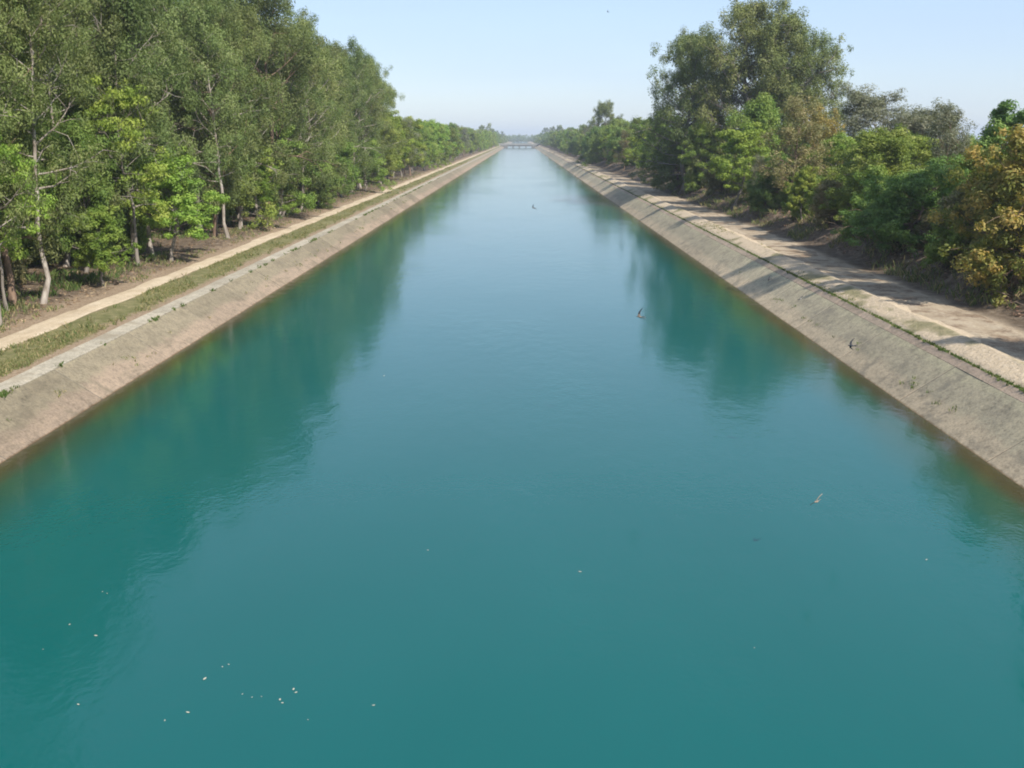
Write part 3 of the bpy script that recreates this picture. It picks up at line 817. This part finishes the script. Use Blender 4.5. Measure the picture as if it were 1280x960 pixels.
px_tree('eucalyptus_tree', 'round0', 757, 22.5, 'lone round-topped eucalyptus standing above the far right bank', 127, 42)
px_tree('broadleaf_tree', 'bright1', 764, 20.2, 'light green tree below the lone round-topped eucalyptus', 162, 34)
px_tree('broadleaf_tree', 'bright0', 792, 20.2, 'fresh green bushy tree between the lone eucalyptus and the tall clump', 168, 42)
px_tree('broadleaf_tree', 'mid1', 815, 22.0, 'dense green tree just left of the tall right bank clump', 158, 48)
px_tree('broadleaf_tree', 'mid2', 780, 24.0, 'green tree behind the fresh bushy one on the far right bank', 160, 40)
for (x, y, h_) in ((23.7, 38.6, 14.8), (25.6, 42.0, 16.2)):
    tree('roadside_tree', 'high0', x, y, 'high-crowned eucalyptus beyond the right edge shading the track', group='eucalyptus outside the right edge', sc=(0.66, 0.66, sized('high0', h_)), rng=rng)
for (x, y, k, sc_) in [(24.5, 27, 'mid1', 0.6), (20.5, 25, 'bright0', 0.8), (27.5, 36, 'mid3', 0.6)]:
    tree('roadside_tree', k, x, y, 'tree beyond the right edge shading the near end of the track', group='trees just outside the right edge', sc=sc_, rng=rng)
for i in range(26):
    y = rng.uniform(48, 200); x = rng.uniform(27, 52); k = rng.choice(['mid0', 'mid1', 'mid2', 'wide1', 'sparse1'])
    tree('woodland_tree', k, x, y, 'green tree in the wood behind the front trees of the right bank', group='wood behind the right bank', sc=sized(k, rng.uniform(4.8, 6.6)), rng=rng)
for i, u_ in enumerate((862, 878, 895, 912, 935, 950, 972, 990, 1012, 1028, 1050, 1068, 1085, 1098, 1175, 1190, 1205, 1222)):
    k = ('shrub0', 'bright2', 'shrub2', 'mid2', 'sparse1', 'shrub0', 'wide1')[i % 7]
    X_ = 19.5 + 1.6 * rng.random()
    zc_ = X_ / ((u_ - VPX) / FPX)
    tree('thicket_bush', k, X_, zc_ - 1.6, 'tangled bush in the light green thicket lining the right track', 'bush', group='thicket along the right track', sc=sized(k, rng.uniform(2.4, 4.2)), rng=rng)
for i in range(34):
    y = rng.uniform(34, 130); x = rng.uniform(20.8, 28)
    tree('shrub', rng.choice(['shrub1', 'shrub2', 'shrub2']), x, y, 'dry low shrub on the litter slope behind the right track', 'shrub', group='shrubs on the right bank slope', sc=rng.uniform(0.35, 0.85), rng=rng)
y = 190
while y < 850:
    for rx in (20.0, 24, 29.5):
        k = rng.choice(['mid0', 'mid1', 'mid2', 'bright0', 'sparse0', 'sparse1', 'wide1', 'mid3'])
        tree('bank_tree', k, rx + rng.uniform(-1.0, 1.4), y + rng.uniform(-2.5, 2.5), *(('green or brownish tree of the right bank row just past the lone eucalyptus',) if y < 300 else ('small hazy tree in the last stretch of the right bank before the bridge',)), group='trees along the right bank, ' + ('nearer half' if y < 300 else 'farther half'),
             sc=sized(k, rng.uniform(6.0, 9.8)), rng=rng)
    y += 5.5 + y / 100
for i in range(16):
    y = rng.uniform(740, 1150)
    tree('eucalyptus_tree', rng.choice(['euc0', 'euc2', 'mid3']), rng.uniform(19, 42), y, 'hazy dark tree by the right end of the far bridge', group='trees at the right end of the bridge', sc=rng.uniform(0.75, 0.95), rng=rng)

# ---- far-off wood closing the horizon beyond the bridge: reads as one mass
def far_wood():
    r = np.random.default_rng(99)
    cents, rads = [], []
    for i in range(520):
        x = r.uniform(-260, 260); yy = 1700 + r.uniform(0, 120)
        h = r.uniform(7, 12.5)
        for k in range(6):
            cents.append((x + r.normal() * 2.2, yy + r.normal() * 2.2, 0.6 + h * r.uniform(0.15, 0.95))); rads.append(r.uniform(1.8, 3.0))
    for side in (-1, 1):
        for i in range(260):
            yy = r.uniform(860, 1700); x = side * r.uniform(20, 46)
            h = r.uniform(7, 11)
            for k in range(6):
                cents.append((x + r.normal() * 1.8, yy + r.normal() * 1.8, 0.8 + h * r.uniform(0.1, 0.95))); rads.append(r.uniform(1.5, 2.4))
    v, q, t = leaf_cloud(r, cents, rads, 38, 1.15, 0.62, (1, 1, 1), 0.3)
    o = link('far_wood', quad_mesh('far_wood', v, q, False, t), M['leaf_mid'])
    tag(o, 'hazy far-off wood closing the horizon beyond the bridge', 'wood', kind='stuff')
far_wood()

# ------------------------------------------------------------------ far bridge
def box(bm, x0, x1, y0, y1, z0, z1):
    vs_ = [bm.verts.new(p) for p in ((x0, y0, z0), (x1, y0, z0), (x1, y1, z0), (x0, y1, z0), (x0, y0, z1), (x1, y0, z1), (x1, y1, z1), (x0, y1, z1))]
    for f in ((3, 2, 1, 0), (4, 5, 6, 7), (0, 1, 5, 4), (1, 2, 6, 5), (2, 3, 7, 6), (3, 0, 4, 7)):
        bm.faces.new([vs_[k] for k in f])

def part(name, boxes, mat, parent, bevel=0.04):
    bm = bmesh.new()
    for b_ in boxes: box(bm, *b_)
    bmesh.ops.bevel(bm, geom=bm.edges[:], offset=bevel, segments=1, affect='EDGES')
    me = bpy.data.meshes.new(name); bm.to_mesh(me); bm.free()
    return link(name, me, mat, parent)

br = empty('canal_bridge', (-0.6, 830, 0))
tag(br, 'low grey concrete road bridge crossing the canal far ahead', 'bridge')
part('deck', [(-17, 17, -3.2, 3.2, 1.95, 2.4)], M['concrete'], br)
for gy_ in (-2.6, 0.0, 2.6):
    part('girder', [(-12, 12, gy_ - 0.25, gy_ + 0.25, 1.05, 1.952)], M['concrete_dark'], br)  # deep and dark, standing in for the deck's underside shadow
for yy in (-3.1, 3.1):
    p_ = part('parapet', [(-17, 17, yy - 0.1, yy + 0.1, 2.4, 3.25)], M['concrete'], br)
    for k in range(9):
        part('post', [(-16.5 + k * 4.1, -16.1 + k * 4.1, yy - 0.16, yy + 0.16, 2.4, 3.4)], M['concrete'], p_)
for xx in (-5.2, 0.0, 5.2):
    part('pier', [(xx - 0.5, xx + 0.5, -2.9, 2.9, -2.6, 1.06)], M['concrete_dark'], br, 0.1)
for s in (-1, 1):
    part('abutment', [(s * 12.5 - 3.0, s * 12.5 + 3.0, -3.1, 3.1, -2.6, 1.952)], M['concrete_dark'], br)

# ------------------------------------------------------------------ low growth: grass, weeds, litter
def blades(name, mat, pts, h, w, seed, label, cat, spread=0.06, per=7):
    r = np.random.default_rng(seed)
    pts = np.asarray(pts)
    p = np.repeat(pts, per, axis=0)
    n = len(p)
    p[:, 0] += r.normal(size=n) * spread; p[:, 1] += r.normal(size=n) * spread
    az = r.uniform(0, 6.283, n); hh = h * r.uniform(0.5, 1.3, n); ww = w * r.uniform(0.6, 1.3, n)
    ln = r.uniform(0.15, 0.9, n) * hh
    la = r.uniform(0, 6.283, n)
    dx, dy = np.cos(az) * ww / 2, np.sin(az) * ww / 2
    o = np.zeros(n)
    a = p + np.stack([dx, dy, o - 0.02], -1); b_ = p - np.stack([dx, dy, o + 0.02], -1)
    lx, ly = np.cos(la) * ln, np.sin(la) * ln
    c = p + np.stack([lx * 0.4 - dx * 0.7, ly * 0.4 - dy * 0.7, hh * 0.6], -1); d = p + np.stack([lx, ly, hh], -1)
    v = np.stack([a, b_, c, d], 1).reshape(-1, 3)
    t = np.repeat(r.random(n), 4)
    ob = link(name, quad_mesh(name, v, np.arange(n * 4).reshape(n, 4), False, t), mat)
    tag(ob, label, cat, kind='stuff')
    return ob

M['grass'] = leaf_mat('dry verge grass', (0.11, 0.15, 0.045), (0.20, 0.21, 0.085), (0.36, 0.30, 0.15), 0.3, 0.05, 1.0)
M['weed'] = leaf_mat('green weeds', (0.05, 0.10, 0.022), (0.085, 0.15, 0.032), (0.16, 0.19, 0.06), 0.3, 0.05, 1.0)
M['weed_pale'] = leaf_mat('yellowing weeds', (0.08, 0.13, 0.035), (0.18, 0.20, 0.075), (0.36, 0.30, 0.15), 0.3, 0.05, 1.0)
M['deadleaf'] = leaf_mat('fallen dead leaves', (0.12, 0.07, 0.04), (0.24, 0.155, 0.09), (0.40, 0.30, 0.19), 0.1, 0.05, 1.0)

nr = np.random.default_rng(4)
def scatter(n, x0, x1, y0, y1, fn=None, dens=2.0):
    x = nr.uniform(x0, x1, n)
    y = y0 + (y1 - y0) * nr.random(n) ** dens
    if fn is not None:
        k = fn(x, y) > nr.random(n)
        x, y = x[k], y[k]
    return np.stack([x, y, ground_z(x, y)], -1)

blades('verge_grass', M['grass'], scatter(15000, -17.0, -15.4, 28, 300, lambda x, y: 0.30 + 0.95 * vnoise(x * 0.9, y * 0.35, 41)), 0.065, 0.024, 1,
       'short dry grass of the verge between left path and coping', 'grass', 0.07, 7)
blades('undergrowth', M['weed_pale'], scatter(5200, 17.9, 24.5, 32, 150, lambda x, y: 0.35 + 0.9 * vnoise(x * 0.5, y * 0.3, 47)), 0.34, 0.035, 22,
       'dry grass and weeds on the earth slope under the right bank trees', 'undergrowth', 0.14, 8)
blades('undergrowth', M['weed'], scatter(3600, -30, -19.6, 36, 150, lambda x, y: 0.25 + 0.9 * vnoise(x * 0.5, y * 0.3, 48)), 0.32, 0.04, 23,
       'green weeds between the trunks of the left stand', 'undergrowth', 0.14, 8)
blades('verge_tufts', M['weed_pale'], scatter(1500, -17.0, -15.2, 28, 220, lambda x, y: 0.15 + 1.0 * vnoise(x * 1.5, y * 0.8, 46)), 0.16, 0.03, 21,
       'taller ragged tufts in the grass verge left of the coping', 'grass', 0.06, 9)
blades('berm_grass', M['grass'], scatter(7000, 13.75, 14.9, 30, 260, lambda x, y: -0.25 + 1.1 * vnoise(x * 1.1, y * 0.12, 43)), 0.06, 0.024, 2,
       'thin patches of grass on the dusty right berm', 'grass', 0.07, 7)
blades('litter_grass', M['weed_pale'], scatter(2600, -21, -18.4, 30, 200, lambda x, y: 0.3 + 0.9 * vnoise(x * 0.7, y * 0.5, 45)), 0.16, 0.04, 3,
       'sparse weeds on the leaf litter beside the left path', 'weeds', 0.10, 6)
# weeds rooted in the joint above the right lining, and in the joint under the left coping
jy = 24 + 230 * nr.random(4600) ** 1.5
k = (0.60 + 0.45 * vnoise(jy * 0.9, jy * 0 + 2.2, 51)) > nr.random(len(jy)); jy = jy[k]
jx = 13.64 + nr.normal(size=len(jy)) * 0.03
blades('joint_weeds', M['weed'], np.stack([jx, jy, np.full(len(jy), 1.24)], -1), 0.075, 0.035, 5, 'line of dark green weeds in the joint above the right lining', 'weeds', 0.03, 7)
jy = 24 + 160 * nr.random(1700) ** 1.6
k = (0.0 + 0.75 * vnoise(jy * 1.6, jy * 0 + 5.2, 53) + 0.35 * vnoise(jy * 0.3, jy * 0 + 5.2, 54)) > nr.random(len(jy)); jy = jy[k]
jx = -14.385 + nr.normal(size=len(jy)) * 0.03
blades('coping_weeds', M['weed'], np.stack([jx, jy, np.full(len(jy), 0.94)], -1), 0.12, 0.05, 6, 'green weeds sprouting along the edge of the left coping', 'weeds', 0.05, 7)
def slope_pts(n, side, z0, z1, y1, seed, thr):
    y = 24 + (y1 - 24) * nr.random(n) ** 1.6
    z = nr.uniform(z0, z1, n)
    k = (thr + 0.9 * vnoise(y * 1.3 + seed, z * 6, seed) + 0.4 * vnoise(y * 0.2, z, seed + 1)) > nr.random(n)
    y, z = y[k], z[k]
    x = (XL - 1.5 * z) if side < 0 else (XR + 1.5 * z)
    return np.stack([x, y, z], -1)
blades('lining_weeds', M['weed_pale'], slope_pts(900, -1, 0.22, 0.62, 130, 61, -0.1), 0.085, 0.03, 7, 'tufts of yellow-green weeds dotted low on the left lining', 'weeds', 0.07, 8)
blades('lining_weeds', M['weed'], slope_pts(200, 1, 0.30, 0.55, 60, 63, -0.15), 0.075, 0.03, 8, 'few green weeds low on the right lining near the edge', 'weeds', 0.07, 8)

def litter(name, pts, size, seed, label):
    r = np.random.default_rng(seed)
    n = len(pts)
    v, q, t = leaf_cloud(r, pts, np.full(n, 0.05), 4, size, 0.5, (3, 3, 0.3), 0, 1.6)
    ob = link(name, quad_mesh(name, v, q, False, t), M['deadleaf'])
    tag(ob, label, 'leaf litter', kind='stuff')
litter('leaf_litter', scatter(9000, -27, -18.5, 30, 170), 0.13, 14, 'fallen brown leaves under the left trees')
litter('leaf_litter', scatter(8000, 18.4, 25, 30, 140), 0.13, 15, 'fallen brown leaves and debris on the right bank slope')

# dry brushwood on the right bank slope
def brushwood():
    paths = []
    for i in range(420):
        y = 32 + 80 * nr.random() ** 1.5; x = nr.uniform(18.9, 22.5)
        z = float(ground_z(x, y))
        az = nr.uniform(0, 6.28); el = nr.uniform(0.05, 0.7); L = nr.uniform(0.5, 1.6)
        d = np.array([math.cos(az) * math.cos(el), math.sin(az) * math.cos(el), math.sin(el)])
        p0 = np.array([x, y, z - 0.05]); p1 = p0 + d * L * 0.5 + nr.normal(size=3) * 0.08; p2 = p0 + d * L + np.array([0, 0, -0.15 * L])
        paths.append((np.array([p0, p1, p2]), np.array([0.018, 0.013, 0.006]), 4))
    v, q = tubes(paths)
    ob = link('brushwood', quad_mesh('brushwood', v, q, True), M['twig'])
    tag(ob, 'dry fallen brushwood on the slope behind the right track', 'brushwood', kind='stuff')
brushwood()

# ------------------------------------------------------------------ floating leaves
def fleck_mesh(seed):
    r = random.Random(seed)
    bm = bmesh.new()
    n = 7
    top = [bm.verts.new((math.cos(a) * 0.05 * r.uniform(0.7, 1.2), math.sin(a) * 0.024 * r.uniform(0.7, 1.2), 0.006 + 0.006 * math.cos(a) ** 2)) for a in [k * 6.283 / n for k in range(n)]]
    f = bm.faces.new(top)
    e = bmesh.ops.extrude_face_region(bm, geom=[f])
    bmesh.ops.translate(bm, vec=(0, 0, 0.004), verts=[g for g in e['geom'] if isinstance(g, bmesh.types.BMVert)])
    bmesh.ops.recalc_face_normals(bm, faces=bm.faces[:])
    me = bpy.data.meshes.new('floating_leaf'); bm.to_mesh(me); bm.free()
    me.materials.append(M['fleck'])
    return me
flecks = [fleck_mesh(k) for k in range(4)]
def fleck(u, v, s, label, group=None):
    d = (at(u, v, 1.0) - Vector((0, 0, CAMH)))
    t = -CAMH / d.z
    p = Vector((0, 0, CAMH)) + d * t
    o = link('floating_leaf', rng.choice(flecks), None, None, (p.x, p.y, 0.004))
    o.rotation_euler = (0, 0, rng.uniform(0, 6.28)); o.scale = (s * 0.66,) * 3
    tag(o, label, 'leaf', group)
G1 = 'bleached leaves drifting at lower left'
for (u, v, s) in [(235, 891, 0.9), (206, 901, 0.6), (256, 849, 1.1), (278, 834, 0.6), (286, 831, 0.6), (350, 875, 0.9), (353, 879, 0.7), (367, 862, 0.9), (370, 866, 0.8), (303, 868, 0.5), (315, 872, 0.5), (327, 871, 0.4), (467, 882, 0.7), (385, 900, 0.4)]:
    fleck(u, v, s, 'bleached leaf in the loose scatter drifting at lower left', G1)
for (u, v, s) in [(87, 781, 0.7), (120, 795, 0.9), (128, 740, 0.5), (134, 742, 0.5), (98, 881, 0.8), (54, 812, 0.4)]:
    fleck(u, v, s, 'pale leaf floating in the dark reflection at the far left', 'pale leaves in the left reflection')
fleck(725, 715, 0.9, 'single pale leaf floating in the middle of the canal')
fleck(535, 688, 0.6, 'tiny pale leaf floating left of the middle of the canal')
fleck(1158, 700, 0.8, 'single pale leaf floating near the right edge of the picture')
fleck(943, 810, 0.4, 'tiny leaf floating alone at lower right')
fleck(480, 470, 1.3, 'pale leaf at the tip of the left trees reflection')

# ------------------------------------------------------------------ swallows in flight
def swallow(p, heading, bank, flap, scale, mats, label, pitch=0.0):
    """one continuous bird: lofted body, swept pointed wings and forked tail, fused by a voxel remesh"""
    bm = bmesh.new()
    def loft(rings):
        prev = None
        for (c, ax, ay, rx, rz) in rings:
            ring = [bm.verts.new(Vector(c) + Vector(ax) * (math.cos(a) * rx) + Vector(ay) * (math.sin(a) * rz)) for a in [k * math.pi / 4 for k in range(8)]]
            if prev:
                for k in range(8): bm.faces.new((prev[k], prev[(k + 1) % 8], ring[(k + 1) % 8], ring[k]))
            else: bm.faces.new(ring[::-1])
            prev = ring
        bm.faces.new(prev)
    X_, Y_, Z_ = (1, 0, 0), (0, 1, 0), (0, 0, 1)
    loft([((0, 0.098, 0.004), X_, Z_, 0.003, 0.003), ((0, 0.085, 0.006), X_, Z_, 0.009, 0.008), ((0, 0.070, 0.008), X_, Z_, 0.016, 0.015), ((0, 0.050, 0.005), X_, Z_, 0.015, 0.014),
          ((0, 0.025, 0.0), X_, Z_, 0.020, 0.019), ((0, -0.010, -0.002), X_, Z_, 0.019, 0.018), ((0, -0.045, 0.0), X_, Z_, 0.012, 0.010), ((0, -0.075, 0.002), X_, Z_, 0.012, 0.006)])
    for s in (-1, 1):
        def wp(d, y, z): return (s * d, y, z)
        pts = [(0.004, 0.020, 0.006, 0.030), (0.045, 0.034, 0.010 + flap * 0.030, 0.030), (0.085, 0.026, 0.012 + flap * 0.065, 0.024), (0.130, -0.008, 0.012 + flap * 0.105, 0.015), (0.172, -0.052, 0.010 + flap * 0.135, 0.005)]
        loft([(wp(d, y, z), Y_, Z_, ch, 0.0065) for (d, y, z, ch) in pts])
        loft([((s * 0.004, -0.060, 0.002), X_, Z_, 0.010, 0.006), ((s * 0.016, -0.100, 0.002), X_, Z_, 0.009, 0.005), ((s * 0.030, -0.150, 0.002), X_, Z_, 0.005, 0.0045)])
    bmesh.ops.recalc_face_normals(bm, faces=bm.faces[:])
    me = bpy.data.meshes.new('swallow_raw'); bm.to_mesh(me); bm.free()
    tmp = bpy.data.objects.new('tmp', me); COL.objects.link(tmp)
    md = tmp.modifiers.new('fuse', 'REMESH'); md.mode = 'VOXEL'; md.voxel_size = 0.0042; md.use_smooth_shade = True
    dg = bpy.context.evaluated_depsgraph_get()
    out = bpy.data.meshes.new_from_object(tmp.evaluated_get(dg))
    bpy.data.objects.remove(tmp)
    out.name = 'swallow'
    out.materials.clear()
    out.materials.append(mats[0]); out.materials.append(mats[1])
    for pl in out.polygons:      # back and belly plumage
        pl.material_index = 1 if (pl.normal.z < -0.25 and abs(pl.center.x) < 0.05) or pl.center.z < -0.008 else 0
    o = link('swallow', out, None, None, p)
    o.rotation_euler = (pitch, bank, heading)
    o.scale = (scale,) * 3
    tag(o, label, 'bird', 'swallows over the canal')
    return o
bd, bp, bw = M['bird_dark'], M['bird_pale'], M['bird_white']
swallow(at(1021, 627, 19.0), R(150), R(52), 0.25, 1.0, (bp, bp), 'pale buff swallow gliding low over the open water at right', 0.2)
swallow(at(800, 396, 27.0), R(60), R(62), 0.9, 1.15, (bd, bp), 'black swallow with wing raised skimming the water left of the tree reflection', 0.0)
swallow(at(1065, 432, 24.0), R(75), R(70), 0.5, 1.0, (bd, bd), 'dark swallow flying in front of the right lining', 0.0)
swallow(at(667, 260, 46.0), R(50), R(50), 0.6, 1.0, (bd, bp), 'small distant swallow over the middle of the canal', 0.0)
swallow(at(962, 349, 40.0), R(100), R(60), 0.4, 0.9, (bd, bd), 'tiny dark swallow over the right lining beside the tree shadow', 0.0)
swallow(at(1001, 373, 32.0), R(130), R(40), 0.2, 0.85, (bd, bw), 'white-bellied swallow showing one dark wing over the right lining', -0.6)
swallow(at(760, 15, 90.0), R(80), R(30), 0.5, 1.1, (bd, bd), 'speck of a swallow high in the sky', 0.0)

# ------------------------------------------------------------------ hazy air
def haze_box():
    bm = bmesh.new()
    box(bm, -2650, 2650, -90, 4250, -4.0, 34.0)
    me = bpy.data.meshes.new('haze'); bm.to_mesh(me); bm.free()
    m = bpy.data.materials.new('hazy air'); m.use_nodes = True
    nt = m.node_tree
    nt.nodes.remove(nt.nodes['Principled BSDF'])
    v = nt.nodes.new('ShaderNodeVolumePrincipled')
    v.inputs['Color'].default_value = (0.80, 0.89, 1.0, 1)
    v.inputs['Density'].default_value = 0.00034
    v.inputs['Anisotropy'].default_value = 0.1
    nt.links.new(v.outputs[0], nt.nodes['Material Output'].inputs['Volume'])
    o = link('haze', me, m)
    tag(o, 'thin pale haze filling the air over the canal', 'haze', kind='stuff')
haze_box()
